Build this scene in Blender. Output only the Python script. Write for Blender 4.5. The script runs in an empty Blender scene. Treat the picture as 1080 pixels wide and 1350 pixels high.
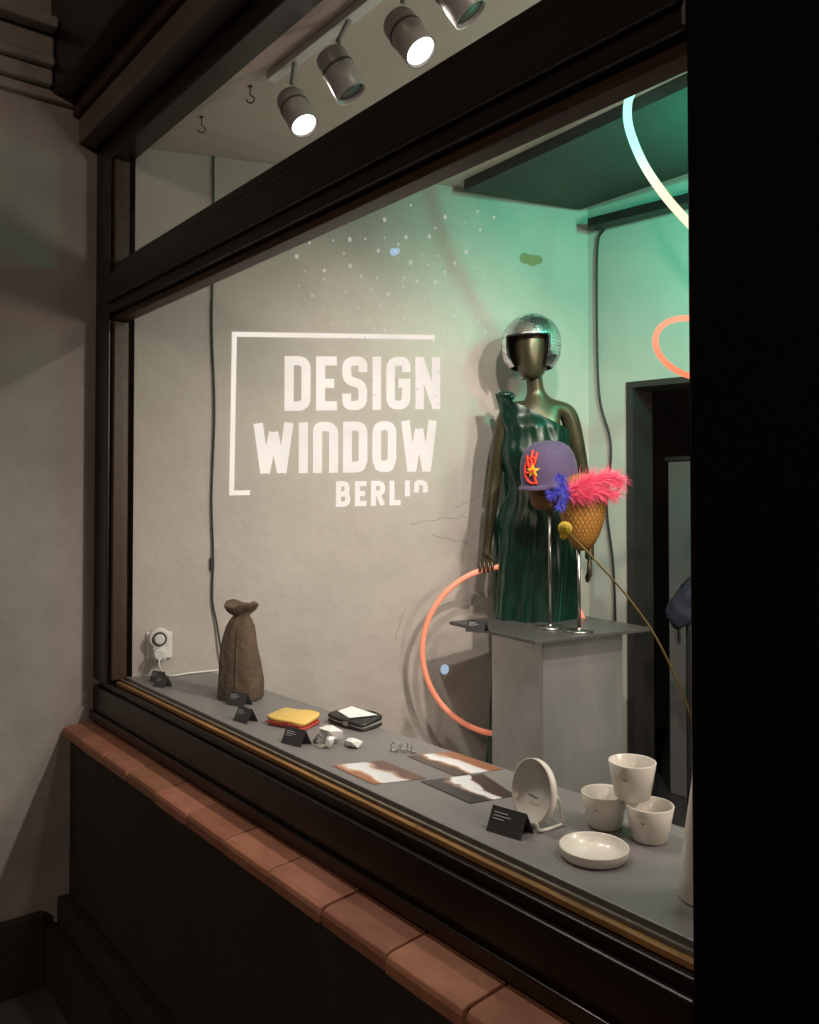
import bpy, bmesh, math, random
from mathutils import Vector, Matrix, Quaternion, noise as mnoise
random.seed(7)
SC=bpy.context.scene
COL=SC.collection
R=math.radians

# ------------------------------------------------------------------ materials
def mat(name, col, rough=0.6, metal=0.0, noise=None, bump=None, emit=None, es=0.0, coat=0.0, sheen=0.0, sheencol=None, spec=None, trans=0.0):
    m=bpy.data.materials.new(name); m.use_nodes=True
    nt=m.node_tree; b=nt.nodes["Principled BSDF"]
    b.inputs["Base Color"].default_value=(*col,1); b.inputs["Roughness"].default_value=rough
    b.inputs["Metallic"].default_value=metal
    if coat: b.inputs["Coat Weight"].default_value=coat; b.inputs["Coat Roughness"].default_value=.15
    if sheen:
        b.inputs["Sheen Weight"].default_value=sheen; b.inputs["Sheen Roughness"].default_value=.35
        if sheencol: b.inputs["Sheen Tint"].default_value=(*sheencol,1)
    if spec is not None: b.inputs["Specular IOR Level"].default_value=spec
    if trans: b.inputs["Transmission Weight"].default_value=trans
    if emit:
        b.inputs["Emission Color"].default_value=(*emit,1); b.inputs["Emission Strength"].default_value=es; m.cycles.emission_sampling='NONE'
    tc=None
    if noise or bump: tc=nt.nodes.new("ShaderNodeTexCoord")
    if noise:
        mp=nt.nodes.new("ShaderNodeMapping"); nt.links.new(tc.outputs["Object"],mp.inputs[0])
        mp.inputs["Scale"].default_value=noise[3] if len(noise)>3 else (1,1,1)
        n=nt.nodes.new("ShaderNodeTexNoise"); n.inputs["Scale"].default_value=noise[0]; n.inputs["Detail"].default_value=4; n.inputs["Roughness"].default_value=.65
        nt.links.new(mp.outputs[0],n.inputs["Vector"])
        cr=nt.nodes.new("ShaderNodeValToRGB"); cr.color_ramp.elements[0].position=.32; cr.color_ramp.elements[1].position=.7
        c2=noise[2]
        cr.color_ramp.elements[0].color=(*c2,1); cr.color_ramp.elements[1].color=(*col,1)
        nt.links.new(n.outputs[0],cr.inputs[0])
        mx=nt.nodes.new("ShaderNodeMixRGB"); mx.inputs[0].default_value=noise[1]; mx.inputs[1].default_value=(*col,1)
        nt.links.new(cr.outputs[0],mx.inputs[2]); nt.links.new(mx.outputs[0],b.inputs["Base Color"])
    if bump:
        n=nt.nodes.new("ShaderNodeTexNoise"); n.inputs["Scale"].default_value=bump[0]; n.inputs["Detail"].default_value=3
        nt.links.new(tc.outputs["Object"],n.inputs["Vector"])
        bp=nt.nodes.new("ShaderNodeBump"); bp.inputs["Strength"].default_value=bump[1]; bp.inputs["Distance"].default_value=bump[2]
        nt.links.new(n.outputs[0],bp.inputs["Height"]); nt.links.new(bp.outputs[0],b.inputs["Normal"])
    return m
M={}
M['plaster']=mat('interior_plaster',(.50,.465,.435),.85,noise=(2.6,.6,(.39,.36,.335)),bump=(9,.5,.016))
M['crack']=mat('plaster_crack',(.26,.23,.20),.9)
M['backplaster']=mat('rear_plaster',(.46,.47,.44),.85,noise=(3,.5,(.38,.39,.36)),bump=(14,.25,.01))
M['ceil']=mat('ceiling_plaster',(.64,.53,.49),.85,noise=(1.8,.5,(.52,.42,.38)),bump=(10,.2,.01))
M['darkpanel']=mat('dark_soffit',(.045,.06,.052),.7,noise=(6,.6,(.028,.035,.032)))
M['floor']=mat('dark_floor',(.045,.045,.05),.35,noise=(5,.6,(.025,.025,.03)))
M['table']=mat('grey_laminate',(.180,.170,.174),.45,noise=(9,.35,(.135,.128,.131)))
M['wood']=mat('dark_stained_wood',(.017,.009,.006),.38,noise=(14,.8,(.008,.004,.003),(.25,3,3)),bump=(30,.25,.004),coat=.12)
M['wood2']=mat('worn_brown_wood',(.075,.036,.019),.5,noise=(18,.8,(.026,.014,.009),(.3,3,3)),bump=(30,.25,.004))
M['bead']=mat('pale_glazing_bead',(.46,.24,.08),.5,noise=(20,.8,(.16,.08,.03),(.4,3,3)))
M['beadgrey']=mat('putty',(.20,.17,.14),.7,noise=(30,.8,(.09,.075,.06)))
M['beam']=mat('painted_beam',(.17,.125,.11),.6,noise=(6,.6,(.10,.075,.065)),bump=(20,.2,.005))
M['outwall']=mat('exterior_plaster',(.44,.405,.38),.9,noise=(2.5,.8,(.29,.265,.25)),bump=(9,.5,.015))
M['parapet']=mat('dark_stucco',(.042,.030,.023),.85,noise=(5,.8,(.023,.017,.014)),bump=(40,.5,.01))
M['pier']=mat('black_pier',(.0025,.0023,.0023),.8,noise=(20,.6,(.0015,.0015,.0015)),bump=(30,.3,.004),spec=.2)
M['grout']=mat('mortar',(.14,.09,.07),.9,noise=(30,.6,(.09,.06,.05)))
M['pave']=mat('pavement_stone',(.10,.095,.09),.85,noise=(6,.7,(.06,.055,.05)),bump=(12,.3,.01))
M['bronze']=mat('bronze_lacquer',(.075,.064,.036),.32,metal=.45,noise=(12,.3,(.05,.042,.024)))
M['velvet']=mat('green_velvet',(.0010,.024,.014),.34,noise=(30,.6,(.0006,.012,.007),(1,1,.3)),sheen=.42,sheencol=(.08,.60,.38),spec=.40)
M['mirror']=mat('mirror_tile',(.94,.94,.95),.26,metal=1)
M['black']=mat('black_leather',(.012,.012,.013),.45)
M['shell']=mat('grey_helmet_shell',(.30,.30,.31),.4,metal=.5)
M['blackcable']=mat('black_rubber',(.012,.012,.012),.5)
M['steel']=mat('brushed_steel',(.45,.44,.43),.28,metal=1)
M['greymetal']=mat('zinc_sheet',(.58,.585,.58),.30,metal=.7,noise=(3.2,.8,(.34,.35,.355),(1,1,.5)),bump=(4,.15,.012))
M['plate']=mat('grey_steel_plate',(.13,.132,.135),.36,metal=.5,noise=(7,.5,(.09,.092,.095)))
M['purple']=mat('purple_felt',(.085,.062,.135),.9,noise=(60,.5,(.062,.046,.10)),bump=(150,.4,.003),sheen=.15)
M['red']=mat('red_embroidery',(.75,.045,.02),.7)
M['yellow']=mat('yellow_embroidery',(.85,.48,.03),.7)
M['brownblock']=mat('tan_hat_block',(.20,.095,.03),.7,bump=(60,.3,.004))
M['pink']=mat('pink_feather',(.90,.12,.24),.6,noise=(25,.5,(.85,.05,.13)),sheen=.4)
M['blue']=mat('blue_feather',(.07,.075,.62),.6,noise=(25,.5,(.03,.02,.34)),sheen=.3)
M['clay']=mat('brown_stoneware',(.115,.072,.045),.85,noise=(14,.8,(.055,.034,.022)),bump=(35,.7,.01))
M['porc']=mat('white_porcelain',(.70,.67,.62),.35,noise=(20,.2,(.62,.59,.55)),coat=.3)
M['white']=mat('white_plastic',(.72,.71,.69),.35)
M['paper']=mat('white_paper',(.76,.75,.75),.6)
M['card']=mat('black_card',(.022,.022,.026),.6)
M['ink']=mat('white_ink',(.50,.50,.50),.7)
M['greytext']=mat('grey_print',(.16,.16,.16),.7)
M['yleather']=mat('yellow_leather',(.72,.50,.14),.45,noise=(30,.4,(.6,.38,.09)),bump=(90,.3,.003))
M['rleather']=mat('red_leather',(.42,.05,.03),.45)
M['glassy']=mat('clear_glass',(.95,.95,.95),.03,trans=1.0)
M['stem']=mat('dry_stem',(.40,.29,.09),.7,noise=(20,.5,(.24,.16,.05)))
M['craspedia']=mat('yellow_bloom',(.92,.68,.09),.85,noise=(120,.5,(.75,.50,.04)),bump=(220,.7,.004))
M['spot']=mat('spotlight_shell',(.26,.25,.24),.4)
M['spotdark']=mat('spotlight_baffle',(.05,.05,.05),.5)
M['lamp']=mat('lit_lens',(1,1,1),.5,emit=(1,.95,.88),es=9)
M['globe']=mat('fill_globe_glow',(1,1,1),.5,emit=(1,.86,.74),es=3)
M['navy']=mat('navy_cloth',(.012,.018,.04),.8,noise=(9,.6,(.006,.009,.02)))
M['cab']=mat('grey_cabinet',(.15,.15,.15),.6,noise=(5,.4,(.11,.11,.11)))
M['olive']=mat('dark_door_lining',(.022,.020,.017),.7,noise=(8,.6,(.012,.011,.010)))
def emis(name,col,s):
    m=bpy.data.materials.new(name); m.use_nodes=True; nt=m.node_tree; nt.nodes.clear(); m.cycles.emission_sampling='NONE'
    e=nt.nodes.new("ShaderNodeEmission"); e.inputs[0].default_value=(*col,1); e.inputs[1].default_value=s
    o=nt.nodes.new("ShaderNodeOutputMaterial"); nt.links.new(e.outputs[0],o.inputs[0]); return m
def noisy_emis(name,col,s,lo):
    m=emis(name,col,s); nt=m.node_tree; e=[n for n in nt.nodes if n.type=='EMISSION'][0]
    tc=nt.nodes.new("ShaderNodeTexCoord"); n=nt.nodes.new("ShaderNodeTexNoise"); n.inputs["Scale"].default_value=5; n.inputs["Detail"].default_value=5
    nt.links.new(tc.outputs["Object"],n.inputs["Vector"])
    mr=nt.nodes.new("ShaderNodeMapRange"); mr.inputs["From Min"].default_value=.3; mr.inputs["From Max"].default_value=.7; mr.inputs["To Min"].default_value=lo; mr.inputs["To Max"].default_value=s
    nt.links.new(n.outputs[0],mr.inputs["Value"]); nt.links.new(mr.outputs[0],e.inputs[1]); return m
M['logo']=noisy_emis('logo_emission',(1,.90,.80),1.12,.96)
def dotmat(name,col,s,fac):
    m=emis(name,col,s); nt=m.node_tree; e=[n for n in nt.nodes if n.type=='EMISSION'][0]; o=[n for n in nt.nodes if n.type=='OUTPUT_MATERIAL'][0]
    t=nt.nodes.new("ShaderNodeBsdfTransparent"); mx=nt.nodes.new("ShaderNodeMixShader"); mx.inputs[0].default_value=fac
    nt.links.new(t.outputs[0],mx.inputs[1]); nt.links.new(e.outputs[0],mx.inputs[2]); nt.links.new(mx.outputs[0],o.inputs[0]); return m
M['dot']=dotmat('fleck_emission',(1,.97,.92),.85,.36)
M['bluedot']=dotmat('blue_fleck_emission',(.55,.75,1),.95,.6)
M['greendot']=dotmat('green_fleck_emission',(.3,.62,.2),.5,.6)
def neon(name,ca,cb,z0,z1,s):
    m=emis(name,ca,s); nt=m.node_tree; e=[n for n in nt.nodes if n.type=='EMISSION'][0]
    g=nt.nodes.new("ShaderNodeNewGeometry"); sp=nt.nodes.new("ShaderNodeSeparateXYZ"); nt.links.new(g.outputs["Position"],sp.inputs[0])
    mr=nt.nodes.new("ShaderNodeMapRange"); mr.inputs["From Min"].default_value=z0; mr.inputs["From Max"].default_value=z1
    nt.links.new(sp.outputs["Z"],mr.inputs["Value"])
    cr=nt.nodes.new("ShaderNodeMixRGB"); cr.inputs[1].default_value=(*ca,1); cr.inputs[2].default_value=(*cb,1)
    nt.links.new(mr.outputs[0],cr.inputs[0]); nt.links.new(cr.outputs[0],e.inputs[0]); return m
M['neongreen']=neon('white_green_neon',(1.0,.86,.55),(.42,1.0,.80),2.47,2.62,1.5)
M['neonred']=neon('coral_neon',(1,.16,.07),(1,.30,.18),1.9,2.1,1.6)
M['neonhoop']=mat('salmon_tube',(.85,.33,.22),.35,emit=(1,.25,.14),es=.36,coat=.4)
def terracotta():
    m=mat('terracotta_tile',(.48,.215,.135),.62,noise=(11,.8,(.31,.13,.08)),bump=(50,.35,.004))
    nt=m.node_tree; b=nt.nodes["Principled BSDF"]
    src=b.inputs["Base Color"].links[0].from_socket
    a=nt.nodes.new("ShaderNodeAttribute"); a.attribute_name="tint"
    mu=nt.nodes.new("ShaderNodeMixRGB"); mu.blend_type='MULTIPLY'; mu.inputs[0].default_value=1
    nt.links.new(src,mu.inputs[1]); nt.links.new(a.outputs["Color"],mu.inputs[2]); nt.links.new(mu.outputs[0],b.inputs["Base Color"])
    return m
M['tile']=terracotta()
def woven():
    m=mat('mustard_quilted',(.50,.23,.025),.6); nt=m.node_tree; b=nt.nodes["Principled BSDF"]
    tc=nt.nodes.new("ShaderNodeUVMap")
    hs=[]
    for sgn in (1,-1):
        mp=nt.nodes.new("ShaderNodeMapping"); mp.inputs["Rotation"].default_value=(0,0,sgn*R(45)); nt.links.new(tc.outputs[0],mp.inputs[0])
        w=nt.nodes.new("ShaderNodeTexWave"); w.inputs["Scale"].default_value=4.2; w.wave_profile='SIN'; nt.links.new(mp.outputs[0],w.inputs[0]); hs.append(w)
    mi=nt.nodes.new("ShaderNodeMath"); mi.operation='MINIMUM'; nt.links.new(hs[0].outputs["Fac"],mi.inputs[0]); nt.links.new(hs[1].outputs["Fac"],mi.inputs[1])
    cr=nt.nodes.new("ShaderNodeValToRGB"); cr.color_ramp.elements[0].color=(.16,.065,.01,1); cr.color_ramp.elements[1].color=(.38,.18,.03,1); cr.color_ramp.elements[1].position=.16
    nt.links.new(mi.outputs[0],cr.inputs[0]); nt.links.new(cr.outputs[0],b.inputs["Base Color"])
    bp=nt.nodes.new("ShaderNodeBump"); bp.inputs["Strength"].default_value=.5; bp.inputs["Distance"].default_value=.003
    nt.links.new(mi.outputs[0],bp.inputs["Height"]); nt.links.new(bp.outputs[0],b.inputs["Normal"]); return m
M['woven']=woven()
def prints(name,ca,cb,cc,seed,stops=(.36,.44,.50,.86,.90)):
    m=mat(name,(.7,.7,.68),.35,coat=.3); nt=m.node_tree; b=nt.nodes["Principled BSDF"]
    tc=nt.nodes.new("ShaderNodeUVMap"); mp=nt.nodes.new("ShaderNodeMapping"); mp.inputs["Location"].default_value=(seed,seed*.7,0)
    nt.links.new(tc.outputs[0],mp.inputs[0])
    n=nt.nodes.new("ShaderNodeTexNoise"); n.inputs["Scale"].default_value=2.2; n.inputs["Detail"].default_value=4; n.inputs["Roughness"].default_value=.4; nt.links.new(mp.outputs[0],n.inputs["Vector"])
    sp=nt.nodes.new("ShaderNodeSeparateXYZ"); nt.links.new(tc.outputs[0],sp.inputs[0])
    ad=nt.nodes.new("ShaderNodeMath"); ad.operation='MULTIPLY_ADD'; ad.inputs[1].default_value=.55; nt.links.new(n.outputs[0],ad.inputs[0]); nt.links.new(sp.outputs["Y"],ad.inputs[2])
    cr=nt.nodes.new("ShaderNodeValToRGB"); e=cr.color_ramp.elements; cr.color_ramp.interpolation='EASE'
    e[0].position=stops[0]; e[0].color=(*ca,1); e[1].position=1.0; e[1].color=(*cc,1)
    for p_,c_ in ((stops[1],cb),(stops[2],(.70,.71,.74)),(stops[3],(.60,.62,.68)),(stops[4],(.45,.30,.22))):
        x=e.new(p_); x.color=(*c_,1)
    nt.links.new(ad.outputs[0],cr.inputs[0]); nt.links.new(cr.outputs[0],b.inputs["Base Color"]); return m
M['print1']=prints('photo_print_a',(.30,.10,.04),(.55,.35,.22),(.10,.04,.03),1.3)
M['print2']=prints('photo_print_b',(.06,.04,.035),(.35,.18,.10),(.25,.10,.05),4.1,(.50,.60,.66,.90,.94))
M['print3']=prints('photo_print_c',(.015,.015,.02),(.22,.14,.12),(.05,.03,.03),7.7,(.66,.74,.78,.96,.98))
def glass():
    m=bpy.data.materials.new('window_glass'); m.use_nodes=True; nt=m.node_tree; nt.nodes.clear()
    t=nt.nodes.new("ShaderNodeBsdfTransparent"); t.inputs[0].default_value=(.97,.975,.97,1)
    g=nt.nodes.new("ShaderNodeBsdfGlossy"); g.inputs["Roughness"].default_value=.0
    lw=nt.nodes.new("ShaderNodeLayerWeight"); lw.inputs[0].default_value=.5
    p=nt.nodes.new("ShaderNodeMath"); p.operation='POWER'; p.inputs[1].default_value=5; nt.links.new(lw.outputs["Facing"],p.inputs[0])
    a=nt.nodes.new("ShaderNodeMath"); a.operation='MULTIPLY_ADD'; a.inputs[1].default_value=.8; a.inputs[2].default_value=.05; nt.links.new(p.outputs[0],a.inputs[0])
    mx=nt.nodes.new("ShaderNodeMixShader"); o=nt.nodes.new("ShaderNodeOutputMaterial")
    nt.links.new(a.outputs[0],mx.inputs[0]); nt.links.new(t.outputs[0],mx.inputs[1]); nt.links.new(g.outputs[0],mx.inputs[2]); nt.links.new(mx.outputs[0],o.inputs[0]); return m
M['glass']=glass()

# ------------------------------------------------------------------ helpers
def empty(name,loc=(0,0,0),rz=0):
    e=bpy.data.objects.new(name,None); COL.objects.link(e); e.location=loc; e.rotation_euler=(0,0,rz); e.empty_display_size=.1; return e
def obj(name,verts,faces,m,parent=None,smooth=False,loc=None):
    me=bpy.data.meshes.new(name); me.from_pydata([tuple(v) for v in verts],[],faces); me.update()
    bm=bmesh.new(); bm.from_mesh(me); bmesh.ops.recalc_face_normals(bm,faces=bm.faces); bm.to_mesh(me); bm.free()
    o=bpy.data.objects.new(name,me); COL.objects.link(o)
    for mm in (m if isinstance(m,(list,tuple)) else [m]): me.materials.append(M[mm] if isinstance(mm,str) else mm)
    if smooth:
        for p in me.polygons: p.use_smooth=True
    if parent: o.parent=parent
    if loc: o.location=loc
    return o
def bevel(o,w,seg=2):
    b=o.modifiers.new("bevel",'BEVEL'); b.width=w; b.segments=seg; b.limit_method='ANGLE'; b.angle_limit=R(35); return o
def box(name,x0,x1,y0,y1,z0,z1,m,parent=None,bv=0):
    v=[(x,y,z) for z in (z0,z1) for y in (y0,y1) for x in (x0,x1)]
    f=[(0,1,3,2),(4,5,7,6),(0,1,5,4),(2,3,7,6),(0,2,6,4),(1,3,7,5)]
    o=obj(name,v,f,m,parent)
    if bv: bevel(o,bv)
    return o
def prism(name,poly,z0,z1,m,parent=None,bv=0):
    n=len(poly); v=[(x,y,z0) for x,y in poly]+[(x,y,z1) for x,y in poly]
    f=[tuple(range(n))[::-1],tuple(range(n,2*n))]+[(i,(i+1)%n,n+(i+1)%n,n+i) for i in range(n)]
    o=obj(name,v,f,m,parent)
    if bv: bevel(o,bv)
    return o
def loft(name,rings,m,parent=None,caps=(True,True),smooth=True):
    n=len(rings[0]); v=[p for r in rings for p in r]; f=[]
    for j in range(len(rings)-1):
        for i in range(n): f.append((j*n+i,j*n+(i+1)%n,(j+1)*n+(i+1)%n,(j+1)*n+i))
    if caps[0]: f.append(tuple(range(n))[::-1])
    if caps[1]: f.append(tuple(range((len(rings)-1)*n,len(rings)*n)))
    return obj(name,v,f,m,parent,smooth)
def lathe(name,prof,m,parent=None,seg=48,sx=1,sy=1,loc=None,caps=(False,False),smooth=True):
    rings=[[(r*math.cos(2*math.pi*i/seg)*sx,r*math.sin(2*math.pi*i/seg)*sy,z) for i in range(seg)] for r,z in prof]
    o=loft(name,rings,m,parent,caps,smooth)
    uv=o.data.uv_layers.new(name="UVMap")
    zs=[p[1] for p in prof]; z0,z1=min(zs),max(zs)
    for p in o.data.polygons:
        aa=[]
        for li in p.loop_indices:
            co=o.data.vertices[o.data.loops[li].vertex_index].co; aa.append(math.atan2(co.y,co.x)/(2*math.pi))
        if max(aa)-min(aa)>.5: aa=[a+1 if a<0 else a for a in aa]
        for a,li in zip(aa,p.loop_indices):
            co=o.data.vertices[o.data.loops[li].vertex_index].co
            uv.data[li].uv=(a*3,(co.z-z0)/max(1e-6,(z1-z0)))
    if loc: o.location=loc
    return o
def catmull(pts,n=8,closed=False):
    P=[Vector(p) for p in pts]; out=[]; L=len(P)
    rng=range(L) if closed else range(L-1)
    for i in rng:
        p0=P[(i-1)%L] if closed or i>0 else P[0]*2-P[1]
        p1=P[i]; p2=P[(i+1)%L]
        p3=P[(i+2)%L] if closed or i+2<L else P[-1]*2-P[-2]
        for k in range(n):
            t=k/n; out.append(.5*((2*p1)+(-p0+p2)*t+(2*p0-5*p1+4*p2-p3)*t*t+(-p0+3*p1-3*p2+p3)*t**3))
    if not closed: out.append(P[-1])
    return out
def tube(name,pts,r,m,parent=None,seg=12,closed=False,sm=8,raw=False):
    P=[Vector(p) for p in pts] if raw else catmull(pts,sm,closed)
    n=len(P); rings=[]; prev=None
    for i,p in enumerate(P):
        t=(P[(i+1)%n]-P[i-1]) if closed or 0<i<n-1 else (P[1]-P[0] if i==0 else P[-1]-P[-2]); t.normalize()
        if prev is None:
            a=Vector((0,0,1)) if abs(t.z)<.9 else Vector((1,0,0)); u=t.cross(a).normalized()
        else: u=(prev-t*prev.dot(t)).normalized()
        prev=u; w=t.cross(u); rr=r[int(i*(len(r)-1)/(n-1))] if isinstance(r,(list,tuple)) else r
        rings.append([p+(u*math.cos(2*math.pi*k/seg)+w*math.sin(2*math.pi*k/seg))*rr for k in range(seg)])
    if closed: rings.append(rings[0])
    return loft(name,rings,m,parent,(not closed,not closed))
def skin(name,verts,edges,radii,m,parent,sub=2,root=0):
    me=bpy.data.meshes.new(name); me.from_pydata(verts,edges,[]); me.update()
    o=bpy.data.objects.new(name,me); COL.objects.link(o); o.parent=parent; me.materials.append(M[m])
    md=o.modifiers.new("skin",'SKIN'); md.use_smooth_shade=True
    sv=me.skin_vertices[0].data
    for i,r in enumerate(radii):
        sv[i].radius=r if isinstance(r,tuple) else (r,r)
        sv[i].use_root=(i==root)
    s=o.modifiers.new("sub",'SUBSURF'); s.levels=sub; s.render_levels=sub
    return o
def join(objs,name):
    bm=bmesh.new(); mm=objs[0].data.materials[0]; par=objs[0].parent
    for o in objs: bm.from_mesh(o.data)
    me=bpy.data.meshes.new(name); bm.to_mesh(me); bm.free(); me.materials.append(mm)
    for o in objs: bpy.data.objects.remove(o)
    n=bpy.data.objects.new(name,me); COL.objects.link(n); n.parent=par; return n

# ------------------------------------------------------------------ room geometry constants
A=Vector((-2.672,1.279,0)); WD=Vector((.3529,.9357,0)); WN=Vector((.9357,-.3529,0))
def W(s,z,off=0.0):
    p=A+WD*s+WN*off; return Vector((p.x,p.y,z))
def wxy(s,off=0): p=A+WD*s+WN*off; return (p.x,p.y)

# ------------------------------------------------------------------ building shell
shop=empty('shop_building')
prism('side_wall',[wxy(-.262),wxy(1.47),wxy(1.47,-.13),wxy(-.20,-.13)],.3,2.785,'plaster',shop)
BX,BY=wxy(1.47); rd=Vector((.988,.155,0)); rn=Vector((.155,-.988,0))
def RW(t,o=0): return (BX+rd.x*t+rn.x*o, BY+rd.y*t+rn.y*o)
prism('rear_wall',[RW(-.05,0),RW(.165,0),RW(.165,-.14),RW(-.05,-.14)],.3,2.785,'backplaster',shop)
prism('rear_wall_over_door',[RW(.1652,0),RW(1.6,0),RW(1.6,-.14),RW(.1652,-.14)],2.045,2.785,'backplaster',shop)
prism('rear_wall_right_upper',[RW(1.6005,0),RW(4.3,0),RW(4.3,-.14),RW(1.6005,-.14)],2.045,2.785,'backplaster',shop)
prism('rear_wall_far',[RW(1.1,0),RW(4.3,0),RW(4.3,-.14),RW(1.1,-.14)],.3,2.044,'backplaster',shop)
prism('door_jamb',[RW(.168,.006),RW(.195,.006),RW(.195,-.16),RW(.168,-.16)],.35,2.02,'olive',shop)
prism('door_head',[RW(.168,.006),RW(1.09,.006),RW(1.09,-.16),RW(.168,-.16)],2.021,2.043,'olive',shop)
box('room_floor',-3.4,2.3,1.10,6,.25,.35,'floor',shop)
box('ceiling_slab',-3.4,2.3,1.032,6,2.786,2.95,'ceil',shop)
prism('dark_ceiling_soffit',[(-2.285,2.10),(-2.145,2.60),(-.7,2.62),(-.7,2.02)],2.745,2.784,'darkpanel',shop)
box('right_room_wall',2.0,2.15,1.05,3.4,.3,2.785,'backplaster',shop)
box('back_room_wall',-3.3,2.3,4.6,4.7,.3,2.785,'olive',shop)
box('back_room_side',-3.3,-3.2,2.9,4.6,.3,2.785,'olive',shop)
box('return_wall',-3.3,-2.93,-5,1.03,0,5,'outwall',shop)
for i,(z0,z1,d) in enumerate([(2.93,2.965,.025),(2.967,3.02,.05),(3.022,3.05,.075),(3.052,3.13,.06),(3.132,3.17,.11)]):
    box(f'cornice_{i}',-2.932,-2.93+d,-5,.885 if i==0 else .798,z0,z1,'outwall',shop,.008)
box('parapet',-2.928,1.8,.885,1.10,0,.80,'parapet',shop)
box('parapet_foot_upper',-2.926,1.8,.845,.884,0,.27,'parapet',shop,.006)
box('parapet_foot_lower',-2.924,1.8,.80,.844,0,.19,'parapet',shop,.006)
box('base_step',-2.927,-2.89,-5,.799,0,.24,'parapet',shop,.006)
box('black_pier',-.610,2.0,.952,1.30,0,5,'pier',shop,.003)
box('beam_lower',-2.928,1.9,.895,.951,2.812,2.90,'beam',shop,.004)
box('beam_step',-2.928,1.9,.875,.951,2.902,2.95,'wood2',shop,.004)
box('beam_upper',-2.928,1.9,.80,.951,2.952,3.3,'wood',shop,.006)
box('upper_facade',-2.928,-.612,.956,1.031,2.832,5,'outwall',shop)
# ------------------------------------------------------------------ terracotta sill
sill=empty('terracotta_sill')
box('mortar_bed',-2.927,1.0,.870,.951,.801,.824,'grout',sill)
x=-2.922; v=[];f=[];tints=[]
while x<.4:
    w=.197+random.uniform(-.004,.004)
    zt=.834+random.uniform(-.0015,.0015); dy=random.uniform(-.002,.002)
    prof=[(.951,zt-.009),(.951,zt+.004),(.872+dy,zt-.002),(.862+dy,zt-.006),(.858+dy,zt-.014),(.858+dy,zt-.034),(.869+dy*0,zt-.034),(.869,zt-.009)]
    n=len(prof); b0=len(v)
    for xx in (x+.0022,x+w-.0022): v+=[(xx,a,b) for a,b in prof]
    f.append(tuple(b0+i for i in range(n))); f.append(tuple(b0+n+i for i in range(n))[::-1])
    f+=[(b0+i,b0+(i+1)%n,b0+n+(i+1)%n,b0+n+i) for i in range(n)]
    t=random.uniform(.80,1.12); tints+=[(t,t*random.uniform(.92,1.04),t*random.uniform(.9,1.04),1)]*(n+2)
    x+=w+.002
o=obj('sill_tiles',v,f,'tile',sill); ca=o.data.color_attributes.new("tint",'FLOAT_COLOR','CORNER')
for p in o.data.polygons:
    for li in p.loop_indices: ca.data[li].color=tints[p.index]
bevel(o,.002,2)

# ------------------------------------------------------------------ window
win=empty('display_window')
XL,XR=-2.775,-.612
box('bottom_rail',-2.927,XR,.957,1.012,.825,.955,'wood',win,.004)
box('bottom_rail_lip',-2.90,XR,.970,1.012,.956,.976,'wood',win,.003)
box('drip_mould',-2.927,XR,.945,.956,.842,.872,'wood',win,.003)
box('glazing_bead',XL,XR,.984,.997,.977,.988,'bead',win,.002)
box('putty_line',XL,XR,.9975,1.004,.977,.994,'beadgrey',win)
box('left_stile',-2.927,-2.80,.957,1.03,.977,2.811,'wood',win,.004)
box('left_stile_edge',-2.799,-2.776,.970,1.02,.991,2.188,'wood2',win,.003)
box('left_stile_edge_top',-2.799,-2.776,.970,1.02,2.381,2.735,'wood2',win,.003)
box('transom_lower',XL-.023,XR,.975,1.02,2.190,2.212,'wood2',win,.003)
box('transom_mid',XL-.023,XR,.955,1.025,2.213,2.345,'wood',win,.006)
box('transom_mould',XL-.023,XR,.940,.9545,2.245,2.320,'wood',win,.006)
box('transom_upper',XL-.023,XR,.970,1.02,2.346,2.380,'wood',win,.004)
box('top_rail',XL-.023,XR,.957,1.03,2.736,2.811,'wood',win,.004)
obj('lower_pane',[(XL,1.002,.9945),(XR,1.002,.9945),(XR,1.002,2.189),(XL,1.002,2.189)],[(0,1,2,3)],'glass',win)
obj('upper_pane',[(XL,1.002,2.381),(XR,1.002,2.381),(XR,1.002,2.7355),(XL,1.002,2.7355)],[(0,1,2,3)],'glass',win)

# ------------------------------------------------------------------ display shelf
shelf=empty('display_shelf')
prism('shelf_top',[(-2.771,1.014),(-2.674,1.272),(-.873,1.346),(.3,1.392),(.3,1.014)],.965,1.0,'table',shelf,.002)
prism('shelf_apron',[(-2.6,1.262),(-.873,1.335),(.3,1.38),(.3,1.36),(-2.6,1.24)],.35,.964,'table',shelf)

# ------------------------------------------------------------------ wall details
cab1=empty('power_cable')
tube('cable_run',[W(-.006,2.784,.008),W(-.004,2.5,.008),W(-.008,2.2,.008),W(.002,1.9,.010),W(-.006,1.6,.008),W(.0,1.4,.010),W(-.002,1.25,.009),W(.012,1.17,.012),W(.03,1.06,.02),W(.05,1.012,.03)],.0034,'blackcable',cab1,8)
box('cable_clip',-.007,.007,-.006,.006,-.02,.02,'blackcable',cab1,.001).location=W(-.004,1.37,.008)
cab2=empty('power_cable')
def RWp(t,z,o=.01):
    a=RW(t,o); return Vector((a[0],a[1],z))
tube('cable_run',[RWp(.08,2.66),RWp(.05,2.6),RWp(.045,2.3),RWp(.055,2.0),RWp(.10,1.83),RWp(.10,1.7),RWp(.085,1.55),RWp(.11,1.35),RWp(.12,1.1),RWp(.115,.8),RWp(.12,.36)],.0048,'blackcable',cab2,8)
rail=empty('curtain_track')
prism('track_box',[RW(.05,.09),RW(1.5,.09),RW(1.5,.02),RW(.05,.02)],2.655,2.69,'black',rail,.003)
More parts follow.
